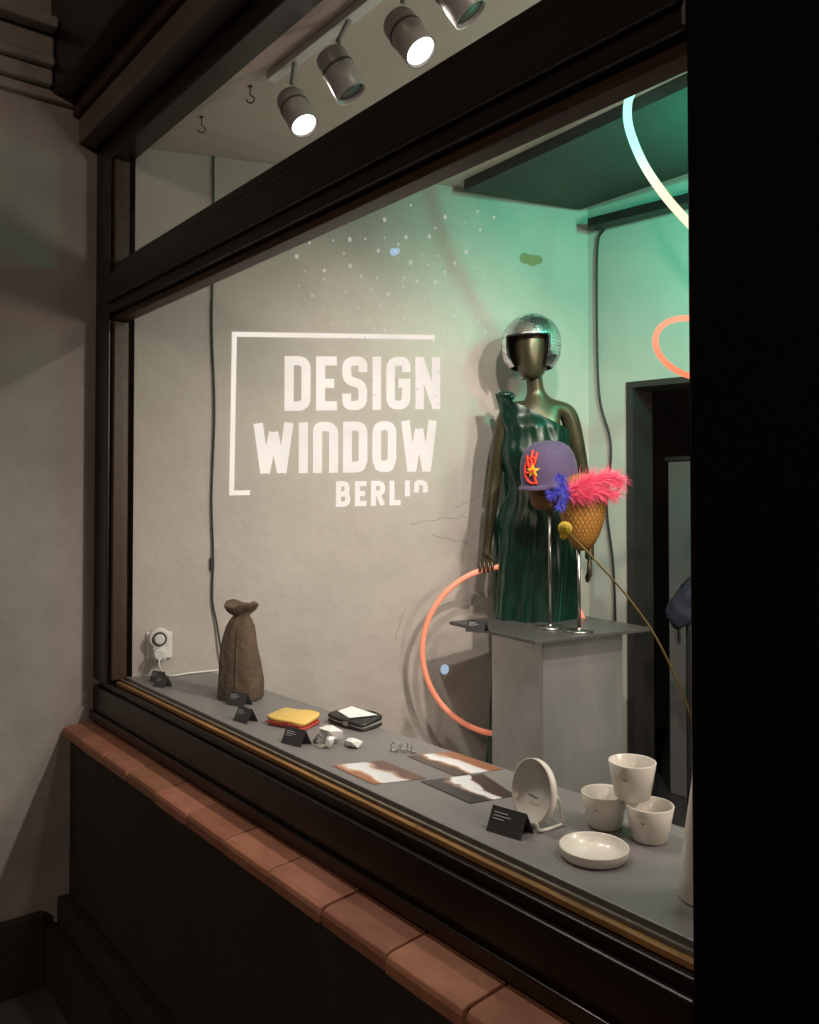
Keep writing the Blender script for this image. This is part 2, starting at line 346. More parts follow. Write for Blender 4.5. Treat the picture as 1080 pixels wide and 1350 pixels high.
# hairline plaster cracks
rc=random.Random(12)
ck=empty('plaster_cracks')
for (s0,z0,ds,dz,L) in [(.72,1.50,1,.12,.22),(.80,1.46,1,-.25,.16),(.90,1.56,.9,.35,.18),(1.0,1.48,.7,-.7,.14),(.66,1.08,.3,.9,.12),(.62,2.02,1,.2,.1)]:
    pts=[]; n=14
    for k in range(n):
        t=k/(n-1); pts.append(W(s0+ds*L*t+rc.uniform(-.006,.006),z0+dz*L*t+rc.uniform(-.007,.007),.0003))
    tube('hairline',pts,.0008,'crack',ck,5,raw=True)
so=empty('timer_socket',W(-.176,1.115,0),math.atan2(WN.y,WN.x))
so.location.z=1.115
def sb(name,y0,y1,z0,z1,x0,x1,m,bv): return box(name,x0,x1,y0,y1,z0,z1,m,so,bv)
sb('socket_plate',-.042,.042,-.06,.03,.0,.010,'white',.004)
def disc(name,r,x0,x1,zc,m,par,yc=0):
    rings=[[(x,yc+rr*math.cos(2*math.pi*i/32),zc+rr*math.sin(2*math.pi*i/32)) for i in range(32)] for x,rr in ((x0,r),(x1-.004,r),(x1,r-.004))]
    return loft(name,rings,m,par,(True,True),False)
disc('timer_body',.034,.011,.045,.012,'white',so); disc('timer_dial',.024,.0455,.052,.012,'spotdark',so); disc('timer_hub',.017,.0525,.058,.012,'white',so)
disc('plug',.020,.046,.075,-.035,'white',so)
sb('timer_lower',-.022,.022,-.060,-.012,.0105,.044,'white',.006)
tube('white_cord',[(.072,0,-.04),(.08,-.0,-.075),(.07,.03,-.105),(.03,.10,-.110),(.02,.2,-.108)],.003,'white',so,8)

# ------------------------------------------------------------------ logo: projected light imitated by glowing letter mesh
def fillet(pts,rs,closed=False,n=6):
    out=[]; L=len(pts)
    for i,p in enumerate(pts):
        r=rs[i] if isinstance(rs,list) else rs
        if (not closed and i in (0,L-1)) or r<=0: out.append(Vector(p)); continue
        p=Vector(p); a=Vector(pts[i-1]); b=Vector(pts[(i+1)%L])
        da=(a-p); db=(b-p); rr=min(r,da.length*.49,db.length*.49); pa=p+da.normalized()*rr; pb=p+db.normalized()*rr
        for k in range(n+1):
            t=k/n; out.append(pa*(1-t)**2+p*2*t*(1-t)+pb*t*t)
    return out
def ribbon(P,t,closed=False):
    n=len(P); L=[];Rr=[]
    for i in range(n):
        if closed or 0<i<n-1:
            d1=(P[i]-P[i-1]).normalized(); d2=(P[(i+1)%n]-P[i]).normalized()
        else:
            d1=d2=(P[1]-P[0]).normalized() if i==0 else (P[-1]-P[-2]).normalized()
        n1=Vector((-d1.y,d1.x)); n2=Vector((-d2.y,d2.x)); m=(n1+n2); m.normalize() if m.length>1e-6 else None
        k=1/max(.45,m.dot(n1)); L.append(P[i]+m*t/2*k); Rr.append(P[i]-m*t/2*k)
    q=[]
    for i in range(n if closed else n-1):
        j=(i+1)%n; q.append((L[i],L[j],Rr[j],Rr[i]))
    return q
def glyph(ch,x,y,w,h,t,cut=0):
    i=t/2; X0,X1,Y0,Y1=x+i,x+w-i,y+i,y+h-i; H=Y1-Y0; Wd=X1-X0; mid=(Y0+Y1)/2; r=t*.9
    S=[]
    if ch=='D': S=[(fillet([(X0,Y0),(X1,Y0),(X1,Y1),(X0,Y1)],[0,r,r,0],True),True)]
    elif ch=='O': S=[(fillet([(X0,Y0),(X1,Y0),(X1,Y1),(X0,Y1)],r,True),True)]
    elif ch=='E': S=[([Vector(p) for p in [(X1+i,Y0),(X0,Y0),(X0,Y1),(X1+i,Y1)]],False),([Vector((X0+i,mid)),Vector((X1+i*.4,mid))],False)]
    elif ch=='S': S=[(fillet([(X0,Y0+H*.27),(X0,Y0),(X1,Y0),(X1,mid-H*.02),(X0,mid+H*.06),(X0,Y1),(X1,Y1),(X1,Y1-H*.25)],r),False)]
    elif ch=='I': S=[([Vector((X0,y)),Vector((X0,y+h))],False)]
    elif ch=='G': S=[(fillet([(X1,Y1-H*.25),(X1,Y1),(X0,Y1),(X0,Y0),(X1,Y0),(X1,mid),(X0+Wd*.5,mid)],[0,r,r,r,r,0,0]),False)]
    elif ch=='N': S=[([Vector((X0,y)),Vector((X0,y+h))],False),([Vector((X1,y)),Vector((X1,y+h))],False),([Vector((X0,y+h-i*.6)),Vector((X1,y+i*.6))],False)]
    elif ch=='n': S=[(fillet([(X0,y),(X0,Y1),(X1,Y1),(X1,y)],[0,r*.5,r,0]),False)]
    elif ch=='W':
        S=[([Vector((X0,y+h)),Vector((X0+Wd*.23,y))],False),([Vector((X0+Wd*.23,y)),Vector((X0+Wd*.5,y+h*.82))],False),([Vector((X0+Wd*.5,y+h*.82)),Vector((X0+Wd*.77,y))],False),([Vector((X0+Wd*.77,y)),Vector((X1,y+h))],False)]
    elif ch=='B': S=[(fillet([(X0,Y0),(X1,Y0),(X1,mid),(X0,mid)],[0,r,r,0],True),True),(fillet([(X0,mid),(X1-i*.3,mid),(X1-i*.3,Y1),(X0,Y1)],[0,r,r,0],True),True)]
    elif ch=='R': S=[(fillet([(X0,y),(X0,Y1),(X1,Y1),(X1,mid),(X0,mid)],[0,0,r,r,0]),False),([Vector((X0+Wd*.5,mid)),Vector((X1,y))],False)]
    elif ch=='L': S=[([Vector(p) for p in [(X0,y+h),(X0,Y0),(X1+i,Y0)]],False)]
    Q=[]
    for P,c in S:
        for q in ribbon(P,t,c): Q.append([Vector((p.x,max(p.y,y+cut*h))) for p in q])
    return Q
quads=[]
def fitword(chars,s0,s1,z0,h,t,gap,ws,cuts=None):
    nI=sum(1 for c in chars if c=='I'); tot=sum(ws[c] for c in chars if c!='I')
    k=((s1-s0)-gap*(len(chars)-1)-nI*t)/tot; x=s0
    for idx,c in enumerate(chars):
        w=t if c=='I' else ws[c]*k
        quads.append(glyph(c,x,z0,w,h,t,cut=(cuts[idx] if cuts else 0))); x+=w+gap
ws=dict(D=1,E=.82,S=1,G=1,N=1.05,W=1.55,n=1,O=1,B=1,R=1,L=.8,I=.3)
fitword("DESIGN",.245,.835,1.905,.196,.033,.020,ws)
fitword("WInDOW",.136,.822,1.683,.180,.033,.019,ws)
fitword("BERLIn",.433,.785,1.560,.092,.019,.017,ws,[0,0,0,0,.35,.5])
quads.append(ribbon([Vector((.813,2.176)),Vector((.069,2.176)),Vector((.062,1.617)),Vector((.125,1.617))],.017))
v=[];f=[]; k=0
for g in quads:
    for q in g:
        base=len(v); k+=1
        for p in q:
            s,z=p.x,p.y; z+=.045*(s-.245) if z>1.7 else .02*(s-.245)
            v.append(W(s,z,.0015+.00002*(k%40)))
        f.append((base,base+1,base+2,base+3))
obj('emissive_logo',v,f,'logo')
v=[];f=[]
def fleck(s,z,r,off=.002,e=1.25,n=10):  # emissive disc on the wall, imitates a small spot of light
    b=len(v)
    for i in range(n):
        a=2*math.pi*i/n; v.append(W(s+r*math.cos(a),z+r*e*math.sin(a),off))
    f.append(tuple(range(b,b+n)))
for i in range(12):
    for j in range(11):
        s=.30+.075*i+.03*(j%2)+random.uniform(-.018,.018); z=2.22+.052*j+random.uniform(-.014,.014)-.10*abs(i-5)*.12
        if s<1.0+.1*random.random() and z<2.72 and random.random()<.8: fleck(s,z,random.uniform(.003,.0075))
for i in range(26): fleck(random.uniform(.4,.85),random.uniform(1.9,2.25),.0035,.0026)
obj('emissive_flecks',v,f,'dot')
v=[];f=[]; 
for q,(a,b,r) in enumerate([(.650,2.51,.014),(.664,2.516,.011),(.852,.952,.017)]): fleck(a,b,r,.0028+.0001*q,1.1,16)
obj('blue_emissive_fleck',v,f,'bluedot')
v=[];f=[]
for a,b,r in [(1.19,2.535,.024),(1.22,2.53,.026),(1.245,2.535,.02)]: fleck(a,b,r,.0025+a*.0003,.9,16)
obj('green_emissive_fleck',v,f,'greendot')

# ------------------------------------------------------------------ ceiling spotlights
trk=empty('lighting_track'); box('track_bar',-2.05,1.2,1.135,1.165,2.765,2.785,'white',trk,.002)
def spotlight(loc,target,lit,energy,size=100,shell='spot',sc=.96,col=(1,.88,.76)):
    e=empty('track_spotlight'); 
    loc=Vector(loc); d=(Vector(target)-loc).normalized(); q=d.to_track_quat('-Z','Y'); e.location=loc; e.rotation_mode='QUATERNION'; e.rotation_quaternion=q; e.scale=(sc,sc,sc)
    lathe('housing',[(.0,.070),(.030,.070),(.038,.066),(.041,.057),(.041,-.050),(.037,-.050),(.036,-.040),(.0,-.040)],shell,e,32)
    lathe('lens',[(.0,-.0425),(.0345,-.0425),(.0345,-.0405)],'lamp' if lit else 'spotdark',e,32)
    lathe('ring',[(.0415,.02),(.043,.02),(.043,.026),(.0415,.026)],'spotdark',e,32)
    t=(q.inverted()@(Vector((loc.x,1.15,2.766))-loc))/sc
    tube('arm',[Vector((0,0,.06)).lerp(t,.4),t],.008,shell,e,10)
    if lit:
        l=bpy.data.lights.new('spot_lamp','SPOT'); l.energy=energy; l.spot_size=R(size); l.spot_blend=.8; l.shadow_soft_size=.03; l.color=col
        lo=bpy.data.objects.new('spot_lamp',l); COL.objects.link(lo); lo.parent=e; lo.location=(0,0,-.055)
    return e
def aimed(loc,d,*a,**k): return spotlight(loc,Vector(loc)+Vector(d),*a,**k)
aimed((-1.92,1.16,2.63),(.50,.10,-.80),True,24,165)
aimed((-1.665,1.13,2.62),(.25,.30,-.70),False,0)
aimed((-1.43,1.155,2.62),(.52,.15,-.75),True,28,165)
aimed((-1.27,1.15,2.64),(.3,.40,-.70),False,0)
spotlight((-.95,1.20,2.62),(-2.0,2.2,1.5),True,54,95)
spotlight((-.55,1.60,2.62),(-2.45,1.8,1.1),True,98,82)
spotlight((-.35,1.60,2.62),(-1.2,1.2,1.0),True,34,100)
spotlight((-.45,1.25,2.42),(-2.4,1.25,2.84),True,26,80,col=(1,.82,.74))  # added uplight, out of view, brightens the ceiling
# added green spot, out of view, tints the rear corner
spotlight((-.52,1.95,2.60),(-1.75,2.80,2.50),True,60,88,col=(.015,1,.60)).children[1].data.materials[0]=emis('added_green_lens',(.1,1,.6),3)
for (x,y) in [(-2.144,1.135),(-2.415,1.11)]:
    h=empty('ceiling_hook',(x,y,0))
    pts=[(0,0,2.786),(0,0,2.765),(.0,0,2.758),(.008,.006,2.752),(.009,.008,2.742),(.002,.002,2.735),(-.007,-.006,2.740),(-.008,-.007,2.748)]
    tube('hook_wire',pts,.0018,'blackcable',h,8)
    lathe('hook_plate',[(0,2.785),(.006,2.785),(.006,2.782),(0,2.782)],'blackcable',h,16)

# ------------------------------------------------------------------ mannequin
RZ=R(51.186)
mn=empty('mannequin',(-2.062,2.2545,0),RZ)
mv=[(-.01,0,1.42),(-.01,0,1.62),(-.005,.0,1.80),(0,.005,1.885),(0,.008,1.945),(-.006,.004,1.985),(-.012,-.002,2.030),(-.016,.0,2.070),(-.018,0,2.12),
    (-.062,.008,1.925),(-.108,.010,1.915),(-.135,.015,1.80),(-.155,.025,1.66),(-.172,.010,1.52),(-.186,-.004,1.415),(-.192,-.010,1.38),
    (.065,.008,1.925),(.112,.010,1.915),(.142,.018,1.80),(.172,.03,1.66),(.185,.015,1.52),(.186,-.002,1.415),(.184,-.010,1.37),
    (-.075,0,1.30),(-.085,.0,1.0),(-.09,.01,.72),(-.09,.0,.60),(.055,0,1.30),(.065,0,1.0),(.075,.01,.72),(.075,0,.60),(-.095,-.09,.585),(.085,-.09,.585)]
mr=[(.12,.085),(.085,.068),(.098,.075),(.082,.058),(.040,.038),(.032,.032),(.032,.034),(.036,.040),(.040,.045),
    (.048,.043),(.040,.040),(.033,.033),(.027,.027),(.0245,.0245),(.015,.017),(.014,.020),
    (.048,.043),(.040,.040),(.033,.033),(.027,.027),(.0245,.0245),(.015,.017),(.014,.020),
    .075,.052,.030,.027,.075,.052,.030,.027,.02,.02]
me_=[(0,1),(1,2),(2,3),(3,4),(4,5),(5,6),(6,7),(7,8),(3,9),(9,10),(10,11),(11,12),(12,13),(13,14),(14,15),(3,16),(16,17),(17,18),(18,19),(19,20),(20,21),(21,22),(0,23),(23,24),(24,25),(25,26),(0,27),(27,28),(28,29),(29,30),(26,31),(30,32)]
skin('body',mv,me_,mr,'bronze',mn)
rings=[]
for z,rx,ry,fo in [(2.022,.008,.010,-.030),(2.026,.024,.030,-.026),(2.036,.038,.046,-.020),(2.055,.049,.060,-.013),(2.08,.057,.071,-.007),(2.11,.063,.079,-.003),(2.14,.067,.085,0),(2.17,.068,.088,.002),(2.20,.066,.085,.004),(2.225,.056,.072,.005),(2.24,.040,.05,.005),(2.247,.01,.012,.005)]:
    rg=[]
    for i in range(48):
        a=2*math.pi*i/48; lx,ly=rx*math.cos(a),ry*math.sin(a)+fo
        da=math.atan2(math.sin(a+math.pi/2),math.cos(a+math.pi/2))
        nose=.010*math.exp(-(da/.16)**2)*math.exp(-((z-2.103)/.020)**2)
        brow=-.005*math.exp(-((abs(da)-.35)/.2)**2)*math.exp(-((z-2.128)/.012)**2)
        lip=.004*math.exp(-(da/.25)**2)*math.exp(-((z-2.065)/.008)**2)
        ly-=nose+brow+lip
        ca,sa=math.cos(R(-16)),math.sin(R(-16))
        rg.append((-.018+lx*ca-ly*sa,-.004+lx*sa+ly*ca,z))
    rings.append(rg)
loft('head',rings,'bronze',mn)
def hand(name,fingers,thumb):
    for ch in fingers+[thumb]:
        skin(name+'_finger',[tuple(p) for p in ch],[(i,i+1) for i in range(len(ch)-1)],[.0075,.0072,.0066,.0055][:len(ch)],'bronze',mn,1)
fl=[]
for i,(ln) in enumerate([.9,1.0,1.05,.85]):
    x=-.212+.0145*i
    fl.append([(x*.5-.096,-.012,1.378),(x,-.030,1.366),(x,-.038,1.348),(x,-.030,1.348-.020*ln)])
hand('hand',fl,[(-.182,-.016,1.395),(-.165,-.026,1.376),(-.160,-.022,1.355),(-.166,-.006,1.340)])
fl=[]
for i,ln in enumerate([.88,1.0,1.02,.85]):
    y=-.028+.0135*i
    fl.append([(.184,y*.6,1.372),(.184+.002*i,y,1.345),(.182,y-.003,1.345-.030*ln),(.174,y-.004,1.345-.053*ln)])
hand('hand',fl,[(.184,-.022,1.392),(.176,-.042,1.365),(.172,-.048,1.342),(.170,-.046,1.325)])
box('base_plinth',-.28,.24,-.20,.24,.35,.56,'cab',mn,.004)
def interp(tab,z):
    for (z0,a),(z1,b) in zip(tab,tab[1:]):
        if z0>=z>=z1:
            t=(z0-z)/(z0-z1); t=t*t*(3-2*t); return [p+(q-p)*t for p,q in zip(a,b)]
    return tab[-1][1] if z<tab[-1][0] else tab[0][1]
tab=[(1.97,(-.02,.128,.060)),(1.90,(-.012,.122,.078)),(1.84,(-.008,.121,.095)),(1.76,(-.008,.124,.108)),(1.63,(-.012,.100,.086)),(1.48,(-.014,.138,.106)),(1.32,(-.012,.149,.112)),(1.15,(-.010,.152,.115)),(.9,(-.010,.155,.12)),(.62,(-.01,.175,.14))]
NR,NS=140,220; rings=[]
for j in range(NR+1):
    t=j/NR; ring=[]
    for i in range(NS):
        a=2*math.pi*i/NS; ca_,sa=math.cos(a),math.sin(a)
        top=1.908-.068*ca_ - .010*abs(sa)
        z=.62+(top-.62)*(t**.85)
        cx,rx,ry=interp(tab,z)
        low=min(1,max(0,(1.64-z)/.40))
        sw=a+(1.75-z)*.75
        n1=mnoise.noise(Vector((1.7*math.cos(sw),1.7*math.sin(sw),z*1.3)))
        n2=mnoise.noise(Vector((3.6*math.cos(sw+.3),3.6*math.sin(sw+.3),z*2.2+5)))
        n3=mnoise.noise(Vector((5*math.cos(a),5*math.sin(a),z*13)))
        fold=low*(.026*n1+.020*n2)+.0045*n3
        g=(z-1.60)+.55*(ca_+1)*.16
        up=max(0,min(1,(z-1.52)/.12))
        drape=up*(.0022*math.sin(g*50+4*mnoise.noise(Vector((a*2,z*5,1))))+.008*mnoise.noise(Vector((ca_*2.4,sa*2.4,g*13))))
        ring.append((cx+(rx+fold+drape)*ca_,.004+(ry+fold+drape)*sa,z))
    rings.append(ring)
dr=loft('velvet_dress',rings,'velvet',mn,(False,False))
kn=[]
for i in range(7):
    a=i*.9; c=Vector((-.112+.014*math.cos(a),.0+.018*math.sin(a),1.965+.006*math.sin(a*2)))
    rr=[]
    for j in range(9):
        p=math.pi*j/8
        rr.append([(c.x+.019*math.sin(p)*math.cos(q)*(1+.25*math.sin(3*q+i)),c.y+.024*math.sin(p)*math.sin(q)*(1+.25*math.sin(4*q+i)),c.z+.014*math.cos(p)) for q in [2*math.pi*k/16 for k in range(16)]])
    kn.append(loft('k',rr,'velvet',mn,(False,False)))
join(kn,'shoulder_knot')
# helmet
hel=empty('mirrored_helmet',(-.022,.0,2.158)); hel.parent=mn
Fd=Vector((-.30,-.954,0)).normalized(); KF=.70
def keep(d):
    h=math.hypot(d.x,d.y); k=d.dot(Fd); ka=k/max(h,1e-6)
    if d.z<-.90: return False
    if ka>KF and d.z<.12+.10*(1-k): return False
    if k>.1 and d.z<-.84: return False
    return True
hx,hy,hz=.107,.119,.106
NL,NM=96,48
def P(l,m):
    th=math.pi*m/NM; ph=2*math.pi*l/NL; return Vector((math.sin(th)*math.cos(ph),math.sin(th)*math.sin(ph),math.cos(th)))
# lower half stays nearly as wide as the equator, like a real open-face helmet
def hp_(q,sc=1.0):
    z=q.z; 
    if z<0:
        h=math.hypot(q.x,q.y); w=(1-abs(z)**3.2*.45)/max(h,1e-4) if h>1e-4 else 1
        return Vector((q.x*w*hx*sc,q.y*w*hy*sc,z*hz*sc))
    return Vector((q.x*hx*sc,q.y*hy*sc,z*hz*sc))
def shellmesh(name,sc,m):
    v=[];f=[];ix={}
    def vid(a,c):
        k=(a%NL,c) if 0<c<NM else (0,c)
        if k not in ix: ix[k]=len(v); v.append(tuple(hp_(P(*k),sc)))
        return ix[k]
    for m_ in range(NM):
        for l in range(NL):
            if keep(P(l+.5,m_+.5)):
                q=[vid(l,m_),vid(l+1,m_),vid(l+1,m_+1),vid(l,m_+1)]
                f.append(tuple(dict.fromkeys(q)))
    return obj(name,v,f,m,hel,True)
shellmesh('shell',.980,'shell')
for k_,s_ in enumerate((.955,.91,.865)): shellmesh(f'padding_{k_}',s_,'black')
v=[];f=[]; rows=30
for m_ in range(rows):
    th0=math.pi*(m_+.05)/rows; th1=math.pi*(m_+.95)/rows; n=max(6,int(60*max(math.sin((th0+th1)/2),.8 if m_>=rows/2 else 0)))
    for l in range(n):
        ph0=2*math.pi*(l+.05)/n; ph1=2*math.pi*(l+.95)/n
        d=Vector((math.sin((th0+th1)/2)*math.cos((ph0+ph1)/2),math.sin((th0+th1)/2)*math.sin((ph0+ph1)/2),math.cos((th0+th1)/2)))
        if not keep(d) or d.z<-.87: continue
        c=hp_(d); b=len(v); tlt=Vector((random.gauss(0,.05),random.gauss(0,.05),random.gauss(0,.05)))
        for (t_,p_) in ((th0,ph0),(th0,ph1),(th1,ph1),(th1,ph0)):
            q=hp_(Vector((math.sin(t_)*math.cos(p_),math.sin(t_)*math.sin(p_),math.cos(t_)))); off=q-c
            v.append(q+tlt.cross(off))
        f.append((b,b+1,b+2,b+3))
obj('mirror_tiles',v,f,'mirror',hel)
pts=[]; AM=math.acos(KF)
for k in range(26):
    a=-AM+2*AM*k/25; q=Quaternion((0,0,1),a)@Fd; zz=.12+.10*(1-q.dot(Fd)); s=math.sqrt(max(0,1-zz*zz))
    pts.append((q.x*s*hx*1.0,q.y*s*hy*1.0,zz*hz))
def at(p,z,k): return (p[0]*k,p[1]*k,z)
pts=[at(pts[0],-.088,.72),at(pts[0],-.060,.93),at(pts[0],-.03,1.0)]+pts+[at(pts[-1],-.03,1.0),at(pts[-1],-.060,.93),at(pts[-1],-.088,.72)]
tube('rubber_trim',pts,.0034,'black',hel,8,raw=True)
lathe('chin_ring',[(.034,-.130),(.038,-.128),(.038,-.123),(.034,-.121)],'steel',hel,32)

# ------------------------------------------------------------------ coral hoop held by the mannequin
hp=empty('neon_hoop',(-2.062,2.2545,0),RZ)
tube('hoop_tube',[(-.118+.30*math.cos(a),-.017+.012*math.cos(a),1.050+.300*math.sin(a)) for a in [2*math.pi*i/72 for i in range(72)]],.0098,'neonhoop',hp,14,True,raw=True)

# ------------------------------------------------------------------ pedestal
pe=empty('steel_pedestal',(-1.780,1.967,0),R(82.1))
box('pedestal_body',0,.344,0,.268,.35,1.150,'greymetal',pe,.003)
box('pedestal_plate',-.075,.425,-.055,.415,1.152,1.164,'plate',pe,.002)
def stand(x,y,top,parent):
    lathe('foot_disc',[(0,1.1645),(.045,1.1645),(.045,1.169),(.042,1.171),(.006,1.172),(.006,1.18)],'steel',parent,40,loc=(x,y,0))
    lathe('rod',[(.0055,1.17),(.0055,top)],'steel',parent,16,loc=(x,y,0),caps=(True,True))
h1=empty('purple_hat',(-1.872,2.105,0),RZ)
stand(0,0,1.60,h1)
lathe('hat_block',[(0,1.555),(.030,1.556),(.050,1.575),(.060,1.61),(.066,1.65),(.06,1.68),(0,1.70)],'brownblock',h1,40,loc=(-.01,0,0))
prof=[(.002,.148),(.03,.146),(.055,.137),(.075,.120),(.088,.095),(.094,.065),(.095,.035),(.093,.012),(.096,.004),(.096,.0),(.090,.0),(.088,.02)]
cr=lathe('felt_crown',prof,'purple',h1,64,1.0,1.08,loc=(0,0,1.640)); cr.rotation_euler=(R(4),R(-5),0)
v=[];f=[];N=28
for k in range(N+1):
    a=R(150)+R(170)*k/N; ext=.016*math.sin(math.pi*k/N)
    for rr,dz in ((.092,.008),(.096+ext*.5,.002),(.098+ext,-.008)): v.append((rr*math.cos(a),rr*1.05*math.sin(a),dz))
for k in range(N):
    for j in range(2): f.append((k*3+j,k*3+j+1,k*3+j+4,k*3+j+3))
br=obj('brim',v,f,'purple',h1,True,loc=(0,0,1.642)); br.modifiers.new('s','SOLIDIFY').thickness=.004; br.rotation_euler=(R(4),R(-5),0)
def crown_pt(az,h,o=.003):
    r=None
    for (r0,z0),(r1,z1) in zip(prof,prof[1:]):
        if z0>=h>=z1: r=r0+(r1-r0)*(z0-h)/max(1e-6,z0-z1); break
    r=(r or .094)+o
    v_=Vector((r*math.cos(az),1.08*r*math.sin(az),h)); v_.rotate(cr.rotation_euler); return v_+Vector((0,0,1.640))
def patch(name,shape,m,az0,h0,off,parent):
    vv=[crown_pt(az0+du/.095,h0+dz,off) for du,dz in shape]; c=crown_pt(az0+sum(s[0] for s in shape)/len(shape)/.095,h0+sum(s[1] for s in shape)/len(shape),off+.002)
    vv.append(c); n=len(shape); return obj(name,vv,[(i,(i+1)%n,n) for i in range(n)],m,parent)
star=lambda n,ro,ri,rot=0:[((ro if k%2==0 else ri)*math.cos(rot+math.pi*k/n),(ro if k%2==0 else ri)*math.sin(rot+math.pi*k/n)) for k in range(2*n)]
az=R(228)
for (du,dz,rot) in [(-.020,.024,2.2),(.012,.030,1.2),(-.024,-.012,3.6),(.008,-.024,4.9),(-.004,.034,1.6)]:
    pts=[crown_pt(az+(du*t*1.1)/.095,.058+dz*t*1.4+.006*math.sin(t*5+rot),.004) for t in (0,.3,.6,.9,1.2)]
    tube('flame',pts,.0046,'red',h1,8,sm=4)
ring=[crown_pt(az+.030*math.cos(a)/.095,.056+.042*math.sin(a),.004) for a in [R(70)+R(215)*k/10 for k in range(11)]]
tube('flame_ring',ring,.0045,'red',h1,8,sm=4)
patch('star_patch',star(5,.024,.010,.3),'yellow',az+.06,.056,.010,h1)
patch('star_core',star(5,.009,.004,.9),'red',az+.06,.056,.014,h1)

h2=empty('feather_hat',(-1.764,2.123,0),RZ)
stand(0,0,1.45,h2)
lathe('quilted_block',[(0,1.425),(.018,1.427),(.034,1.440),(.050,1.468),(.064,1.505),(.073,1.545),(.077,1.585),(.075,1.62),(.062,1.65),(.035,1.668),(0,1.672)],'woven',h2,56,loc=(.012,0,0))
lathe('felt_cap',[(.079,1.595),(.080,1.62),(.070,1.648),(.045,1.668),(0,1.678)],'brownblock',h2,56,loc=(.012,0,0))
def plume(name,spine,n,length,width,m,parent,seed,droop=.5,spread=1.0,along=(.2,1.1)):
    rnd=random.Random(seed); S=catmull(spine,10); v=[];f=[]
    for k in range(n):
        t=rnd.random()**.9; i=min(len(S)-2,int(t*(len(S)-1))); p=S[i]+(S[i+1]-S[i])*rnd.random(); T_=(S[i+1]-S[i]).normalized()
        a=rnd.uniform(0,2*math.pi); u=T_.orthogonal().normalized(); w_=T_.cross(u); d=(u*math.cos(a)+w_*math.sin(a))*spread+T_*rnd.uniform(*along); d.normalize()
        L=length*rnd.uniform(.45,1.2)*(1-.30*t); w=width*rnd.uniform(.6,1.3); side=d.cross(Vector((rnd.uniform(-1,1),rnd.uniform(-1,1),rnd.uniform(-1,1)))).normalized()
        b=len(v); pos=p.copy(); dd=d.copy()
        for s in range(6):
            ww=w*(1-s/5.2); v.append(pos-side*ww); v.append(pos+side*ww)
            pos=pos+dd*L/5; dd=(dd+Vector((0,0,-droop*.22))+Vector((rnd.uniform(-1,1),rnd.uniform(-1,1),rnd.uniform(-1,1)))*.16).normalized()
        for s in range(5): f.append((b+2*s,b+2*s+1,b+2*s+3,b+2*s+2))
    return obj(name,v,f,m,parent,True)
plume('pink_plume',[(-.060,-.09,1.618),(-.01,-.10,1.640),(.04,-.095,1.655),(.085,-.075,1.662),(.118,-.06,1.645)],1700,.062,.0009,'pink',h2,3,.30,.9,(.3,1.2))
plume('pink_plume_under',[(-.050,-.09,1.600),(.0,-.10,1.606),(.05,-.09,1.616),(.100,-.07,1.605)],1100,.058,.0009,'pink',h2,5,.45,.9,(.3,1.2))
tube('plume_quill',[(-.062,-.09,1.612),(-.01,-.105,1.635),(.04,-.10,1.650),(.085,-.08,1.656)],.0012,'pink',h2,6)
plume('blue_plume',[(-.080,-.08,1.675),(-.068,-.095,1.64),(-.064,-.095,1.60),(-.078,-.09,1.565)],500,.036,.0015,'blue',h2,9,.3)
plume('blue_plume_fan',[(-.06,-.10,1.63),(-.09,-.09,1.61),(-.105,-.08,1.605)],260,.032,.0015,'blue',h2,11,.2)

# ------------------------------------------------------------------ neon sculpture (hanging loops)
ne=empty('neon_light_loop')
tube('green_white_tube',[(-1.462,2.01,2.784),(-1.474,2.0,2.74),(-1.470,2.002,2.668),(-1.445,2.032,2.568),(-1.409,2.078,2.479),(-1.370,2.126,2.406),(-1.32,2.18,2.33),(-1.24,2.27,2.27),(-1.14,2.38,2.28)],.0125,'neongreen',ne,14)
ne2=empty('neon_light_loop')
c=Vector((-1.355,2.145,2.030)); u=Vector((.627,.779,0)); 
tube('coral_tube',[c+u*(.112*math.cos(a))+Vector((0,0,.084*math.sin(a)-.02*math.cos(a))) for a in [2*math.pi*i/40 for i in range(40)]],.0085,'neonred',ne2,12,True,raw=True)
tube('hanging_wire',[c+Vector((0.05,.06,.07)),c+Vector((.05,.06,.40)),c+Vector((.05,.06,.75))],.0015,'blackcable',ne2,6)

# ------------------------------------------------------------------ things seen through the door
cb=empty('grey_cabinet'); box('cabinet_body',-2.075,-1.55,3.08,3.5,.35,1.75,'cab',cb,.004); box('cabinet_top',-2.085,-1.54,3.07,3.51,1.752,1.77,'olive',cb,.003)
box('cabinet_handle',-2.02,-2.01,3.06,3.07,1.0,1.15,'steel',cb,.002)
bg=empty('navy_bag',(-1.70,2.64,0),RZ)
rings=[]
for j in range(13):
    t=j/12; z=1.16+.13*t; wv=.075*math.sin(math.pi*(.15+.8*t))**.6
    rings.append([(wv*math.cos(a)*(1+.08*math.sin(5*a+j)),.05*math.sin(a)*(1+.1*math.sin(4*a+j)),z+.03*math.cos(a)) for a in [2*math.pi*i/28 for i in range(28)]])
loft('bag_body',rings,'navy',bg)
tube('bag_stand',[(0,0,.36),(0,0,.7),(0,0,1.17)],.008,'black',bg,10)
lathe('bag_stand_foot',[(0,.351),(.09,.351),(.09,.358),(0,.362)],'black',bg,32)

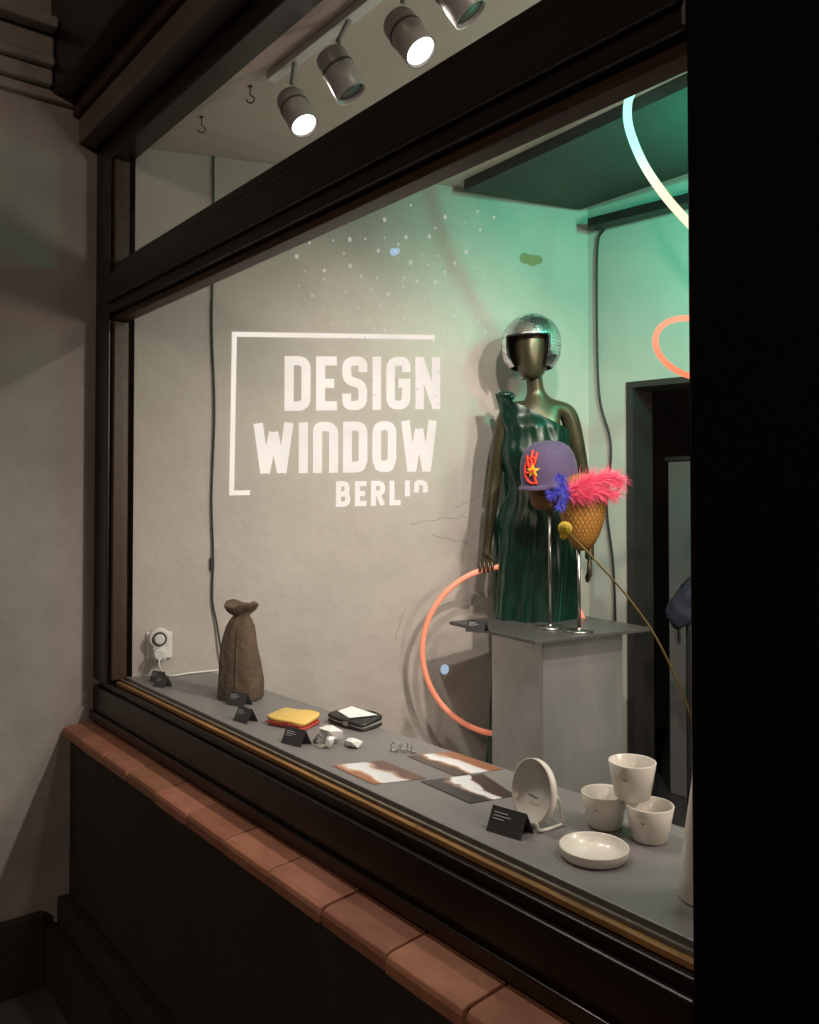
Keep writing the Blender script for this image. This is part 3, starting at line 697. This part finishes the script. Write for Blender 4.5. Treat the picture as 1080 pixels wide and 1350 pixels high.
# ------------------------------------------------------------------ shelf objects
vs=empty('stoneware_vase',(-2.262,1.172,1.0),R(40))
def sq(r,a,n=3.2,ax=1,ay=1):
    c,s=math.cos(a),math.sin(a); k=(abs(c)**n+abs(s)**n)**(-1/n); return (r*k*c*ax,r*k*s*ay)
vprof=[(.062,0),(.067,.006),(.066,.05),(.061,.10),(.054,.15),(.047,.19),(.041,.215),(.032,.234),(.025,.243),(.023,.249),(.030,.256),(.043,.266),(.050,.279),(.047,.284),(.040,.275),(.024,.258),(.016,.245)]
rings=[]
for r,z in vprof:
    rings.append([(lambda p:(p[0]+.004*math.sin(z*30),p[1],z+ (.007*math.cos(a*2+1) if z>.25 else 0)+ .0015*math.sin(a*7+z*60)))(sq(r*(1-.07*math.exp(-((math.sin(a-1))/.15)**2)),a,3.0,1.0,.74)) for a in [2*math.pi*i/56 for i in range(56)]])
loft('vase_body',rings,'clay',vs,(True,False))
tube('vase_seam',[(.006,-.049,.01),(.006,-.048,.09),(.006,-.039,.17),(.005,-.029,.22)],.0022,'clay',vs,6)

def tent(x,y,rz,w=.066,d=.040,h=.036,z=1.0,name='tent_label'):
    e=empty(name,(x,y,z+.0005),rz); t=.0012
    for sgn in (-1,1):
        n=Vector((0,sgn*h,d/2)).normalized()*t
        a=[Vector((-w/2,sgn*d/2,0)),Vector((w/2,sgn*d/2,0)),Vector((w/2,0,h)),Vector((-w/2,0,h))]
        vv=a+[p-n for p in a]
        obj('leaf_front' if sgn<0 else 'leaf_back',vv,[(0,1,2,3),(4,5,6,7),(0,1,5,4),(1,2,6,5),(2,3,7,6),(3,0,4,7)],'card',e)
    v=[];f=[]
    for i,(x0,x1,tt) in enumerate([(-.4,.0,.22),(-.4,.10,.34),(-.4,-.08,.46)]):
        for (xx,t2) in ((x0,tt),(x1,tt),(x1,tt+.03),(x0,tt+.03)):
            v.append(Vector((xx*w,-d/2*t2,h*(1-t2)))+Vector((0,-.0006,.0006)))
        f.append((i*4,i*4+1,i*4+2,i*4+3))
    obj('printed_lines',v,f,'ink',e); return e
tent(-1.062,1.085,R(12),.072,.046,.040)
tent(-1.765,1.066,R(14)); tent(-2.025,1.066,R(10),.058); tent(-2.195,1.135,R(20),.066,.04,.036)
tent(-2.64,1.075,R(25),.05,.036,.032); tent(-2.56,1.055,R(20),.05,.036,.032)
tent(-1.975,1.87,R(20),.066,.04,.036,1.1645)
def wallet(name,x,y,rz,w,d,h,top,side,flap=None):
    e=empty(name,(x,y,1.0),rz)
    def rr(z,s=1.0,tilt=0):
        pts=[]
        for i in range(40):
            a=2*math.pi*i/40; p=sq(1,a,7); pts.append((p[0]*w/2*s,p[1]*d/2*s,z+tilt*(p[1]+1)/2+ .0016*math.sin(a*2)+.0012*math.sin(p[0]*5)))
        return pts
    loft('lower_leaf',[rr(.0022,.97),rr(.003),rr(h*.34),rr(h*.38,.97)],side,e)
    loft('filling',[rr(h*.385,.93),rr(h*.55,.93,.004)],'paper' if flap else 'rleather',e)
    loft('upper_leaf',[rr(h*.555,.97,.004),rr(h*.60,1,.006),rr(h*.84,1,.008),rr(h*.9,.96,.008)],top,e)
    box('clasp',w*.02,w*.14,-d/2-.003,-d/2+.004,h*.3,h*.75,side if side!='black' else 'steel',e,.001)
    if flap:
        obj('flap_sheet',[(-w*.42,-d*.1,h*.9+.006),(w*.10,-d*.38,h*.9+.004),(w*.42,d*.3,h*.9+.009),(-w*.36,d*.42,h*.9+.011)],[(0,1,2,3)],'paper',e)
    else:
        tube('piping',[(-w*.48,-d*.5,h*.46),(0,-d*.51,h*.45),(w*.48,-d*.5,h*.46)],.0018,'rleather',e,6)
    return e
wallet('yellow_wallet',-1.918,1.150,R(22),.125,.085,.024,'yleather','rleather')
wallet('black_wallet',-1.815,1.275,R(8),.140,.085,.024,'black','black',flap=True)
pw=empty('faceted_white_ornament',(-1.70,1.140,1.0),R(20)); rnd=random.Random(4)
def facet(name,r,c,m,sub=1,sx=1,sy=1,sz=1):
    bm=bmesh.new(); bmesh.ops.create_icosphere(bm,subdivisions=sub,radius=r)
    for vv in bm.verts: vv.co=Vector((vv.co.x*sx,vv.co.y*sy,vv.co.z*sz))*rnd.uniform(.65,1.4)
    zm=min(v.co.z for v in bm.verts)
    for vv in bm.verts: vv.co+=Vector((c[0],c[1],c[2]-zm+.0005))
    me=bpy.data.meshes.new(name); bm.to_mesh(me); bm.free(); o=bpy.data.objects.new(name,me); COL.objects.link(o); o.parent=pw; me.materials.append(M[m])
facet('facets',.028,(-.014,.002,0),'paper',1,1.2,.9,.9)
facet('facets_small',.014,(-.030,-.034,0),'glassy'); facet('facets_chip',.013,(.008,-.038,0),'paper'); facet('facets_chip_b',.010,(-.008,-.048,0),'glassy')
facet('facets_fold',.022,(.046,.004,0),'paper',1,1.3,.9,.6)
gl=empty('glass_earring',(-1.545,1.222,1.0),R(40))
for k,(dx,ph) in enumerate([(-.018,0),(.004,.8),(.022,1.7)]):
    tube('ring_wire',[(dx+.010*math.cos(a)*math.cos(ph),.010*math.cos(a)*math.sin(ph),.0125+.011*math.sin(a)) for a in [2*math.pi*i/20 for i in range(20)]],.0013,'steel',gl,6,True,raw=True)
tube('ring_bar',[(-.03,0,.003),(0,.004,.006),(.035,-.004,.003)],.0016,'steel',gl,6)
def printsheet(c,m,z):
    e=empty('photo_print'); v=[(x,y,z) for x,y in c]+[(x,y,z-.0008) for x,y in c]
    o=obj('sheet',v,[(0,1,2,3),(4,5,6,7),(0,1,5,4),(1,2,6,5),(2,3,7,6),(3,0,4,7)],m,e)
    uv=o.data.uv_layers.new(name='UVMap'); uvs=[(0,0),(0,1),(1,1),(1,0)]*2
    for lo in o.data.loops: uv.data[lo.index].uv=uvs[lo.vertex_index]
printsheet([(-1.568,1.040),(-1.525,1.150),(-1.371,1.148),(-1.413,1.040)],'print1',1.0014)
printsheet([(-1.515,1.212),(-1.474,1.318),(-1.312,1.318),(-1.345,1.208)],'print2',1.0014)
printsheet([(-1.365,1.128),(-1.316,1.262),(-1.180,1.222),(-1.205,1.122)],'print3',1.0018)
ds=empty('porcelain_dish_on_stand',(-1.055,1.150,1.0),R(-9))
dish=lathe('upright_dish',[(0,-.006),(.048,-.006),(.0545,-.003),(.057,.002),(.057,.013),(.054,.013),(.0535,.004),(0,.002)],'porc',ds,64)
dish.rotation_euler=(R(80),0,0); dish.location=(0,-.002,.061)
v=[];f=[]
for i in range(6):
    x0=-.014+i*.0047; b=len(v); v+=[(x0,0,0),(x0+.0034,0,0),(x0+.0034,0,.004),(x0,0,.004)]; f.append((b,b+1,b+2,b+3))
lt=obj('dish_mark',v,f,'greytext',ds); lt.location=(0,-.0098,.050); lt.rotation_euler=(R(-10),0,0)
tube('stand_wire',[(.030,.035,.003),(.034,-.02,.004),(.034,-.030,.018)],.003,'porc',ds,8)
tube('stand_wire_b',[(-.030,.035,.003),(-.030,-.02,.004),(-.030,-.026,.012)],.003,'porc',ds,8)
tube('stand_back',[(.030,.035,.003),(.02,.03,.05),(-.02,.03,.05),(-.030,.035,.003)],.003,'porc',ds,8)
def cup(name,x,y,z,rt=.042,rb=.031,h=.062):
    e=empty(name,(x,y,z))
    lathe('cup_wall',[(0,.0005),(rb-.003,.0005),(rb,.003),(rb+(rt-rb)*.5,h*.5),(rt,h-.001),(rt-.0012,h),(rt-.0026,h-.001),(rb+(rt-rb)*.5-.003,h*.5),(rb-.004,.005),(0,.004)],'porc',e,56)
    b=obj('cup_mark',[(-.003,0,0),(.003,0,0),(.003,0,.0016),(-.003,0,.0016)],[(0,1,2,3)],'greytext',e); b.location=(.012,-math.sqrt((rt*.93)**2-.012**2)+.0006-.001,h*.62); b.rotation_euler=(R(-10),0,R(18))
    return e
cup('porcelain_cup',-.885,1.252,1.0); cup('porcelain_cup',-.973,1.240,1.0); cup('porcelain_cup',-.921,1.252,1.0625,.042,.031,.066)
lw=empty('low_porcelain_dish',(-.903,1.122,1.0)); lathe('dish_wall',[(0,.0005),(.053,.0005),(.0560,.004),(.0575,.017),(.0568,.0182),(.0553,.017),(.053,.005),(0,.004)],'porc',lw,64)
bv=empty('craspedia_in_bottle',(-.705,1.130,1.0))
lathe('bottle',[(0,.0005),(.034,.0005),(.036,.004),(.033,.04),(.026,.10),(.016,.17),(.012,.21),(.012,.25),(.014,.254),(.011,.254),(.010,.21),(.0,.19)],'porc',bv,48)
tube('stem',[(0,0,.06),(-.006,.001,.20),(-.019,.002,.266),(-.071,-.003,.369),(-.124,-.008,.435),(-.178,-.015,.487),(-.232,-.028,.538)],.0017,'stem',bv,8)
def ball(name,c,r,m,par):
    bm=bmesh.new(); bmesh.ops.create_icosphere(bm,subdivisions=4,radius=r)
    for vv in bm.verts: vv.co*=1+.07*math.sin(vv.co.x*1900)*math.sin(vv.co.y*1900)*math.sin(vv.co.z*1900)+random.uniform(-.03,.03)
    me=bpy.data.meshes.new(name); bm.to_mesh(me); bm.free(); o=bpy.data.objects.new(name,me); COL.objects.link(o); o.parent=par; o.location=c; me.materials.append(M[m]); return o
ball('bloom',(-.239,-.030,.546),.0118,'craspedia',bv)
ball('bloom_bud',(-.240,-.033,.533),.006,'craspedia',bv)

# ------------------------------------------------------------------ exterior ground
obj('pavement',[(-60,-60,0),(60,-60,0),(60,60,0),(-60,60,0)],[(0,1,2,3)],'pave')

# ------------------------------------------------------------------ lights
def pl(name,loc,col,e,r=.05):
    l=bpy.data.lights.new(name,'POINT'); l.color=col; l.energy=e; l.shadow_soft_size=r; o=bpy.data.objects.new(name,l); COL.objects.link(o); o.location=loc; return o
pl('green_neon_glow',(-1.30,2.30,2.47),(.015,1,.62),8,.08)
pl('coral_neon_glow',(-1.30,2.15,2.03),(1,.25,.12),.8,.06)
lum=empty('added_fill_globe',(.15,1.75,2.30))  # added globe with fill lamp, out of view, lifts ceiling and walls
lathe('globe',[(.11*math.sin(math.pi*k/16),-.11*math.cos(math.pi*k/16)) for k in range(17)],'globe',lum,32)
tube('cord',[(0,0,.11),(0,0,.3),(0,0,.484)],.004,'blackcable',lum,8)
gl_=pl('added_fill_lamp',(0,0,0),(1,.82,.70),48,.12); gl_.parent=lum; gl_.location=(0,0,-.24)
l=bpy.data.lights.new('street_light','AREA'); l.size=.5; l.energy=66; l.color=(1,.75,.57); o=bpy.data.objects.new('street_light',l); COL.objects.link(o); o.location=(2.2,-4.5,4.6)
o.rotation_euler=(Vector((-2.2,.9,.9))-o.location).to_track_quat('-Z','Y').to_euler()

w=bpy.data.worlds.new("World"); SC.world=w; w.use_nodes=True; nt=w.node_tree
sk=nt.nodes.new("ShaderNodeTexSky"); sk.sky_type='NISHITA'; sk.sun_disc=False; sk.sun_elevation=R(-3); sk.sun_rotation=R(120)
nt.links.new(sk.outputs[0],nt.nodes["Background"].inputs[0]); nt.nodes["Background"].inputs[1].default_value=.03

# ------------------------------------------------------------------ camera
c=bpy.data.cameras.new("camera"); co=bpy.data.objects.new("camera",c); COL.objects.link(co)
co.location=(0,0,1.6); c.sensor_fit='HORIZONTAL'; c.lens=36.667; c.shift_y=-.0398; c.clip_start=.02; c.clip_end=500
co.rotation_euler=(R(91.2),0,R(51.186)); SC.camera=co
SC.view_settings.view_transform='Standard'; SC.view_settings.look='None'; SC.view_settings.exposure=0
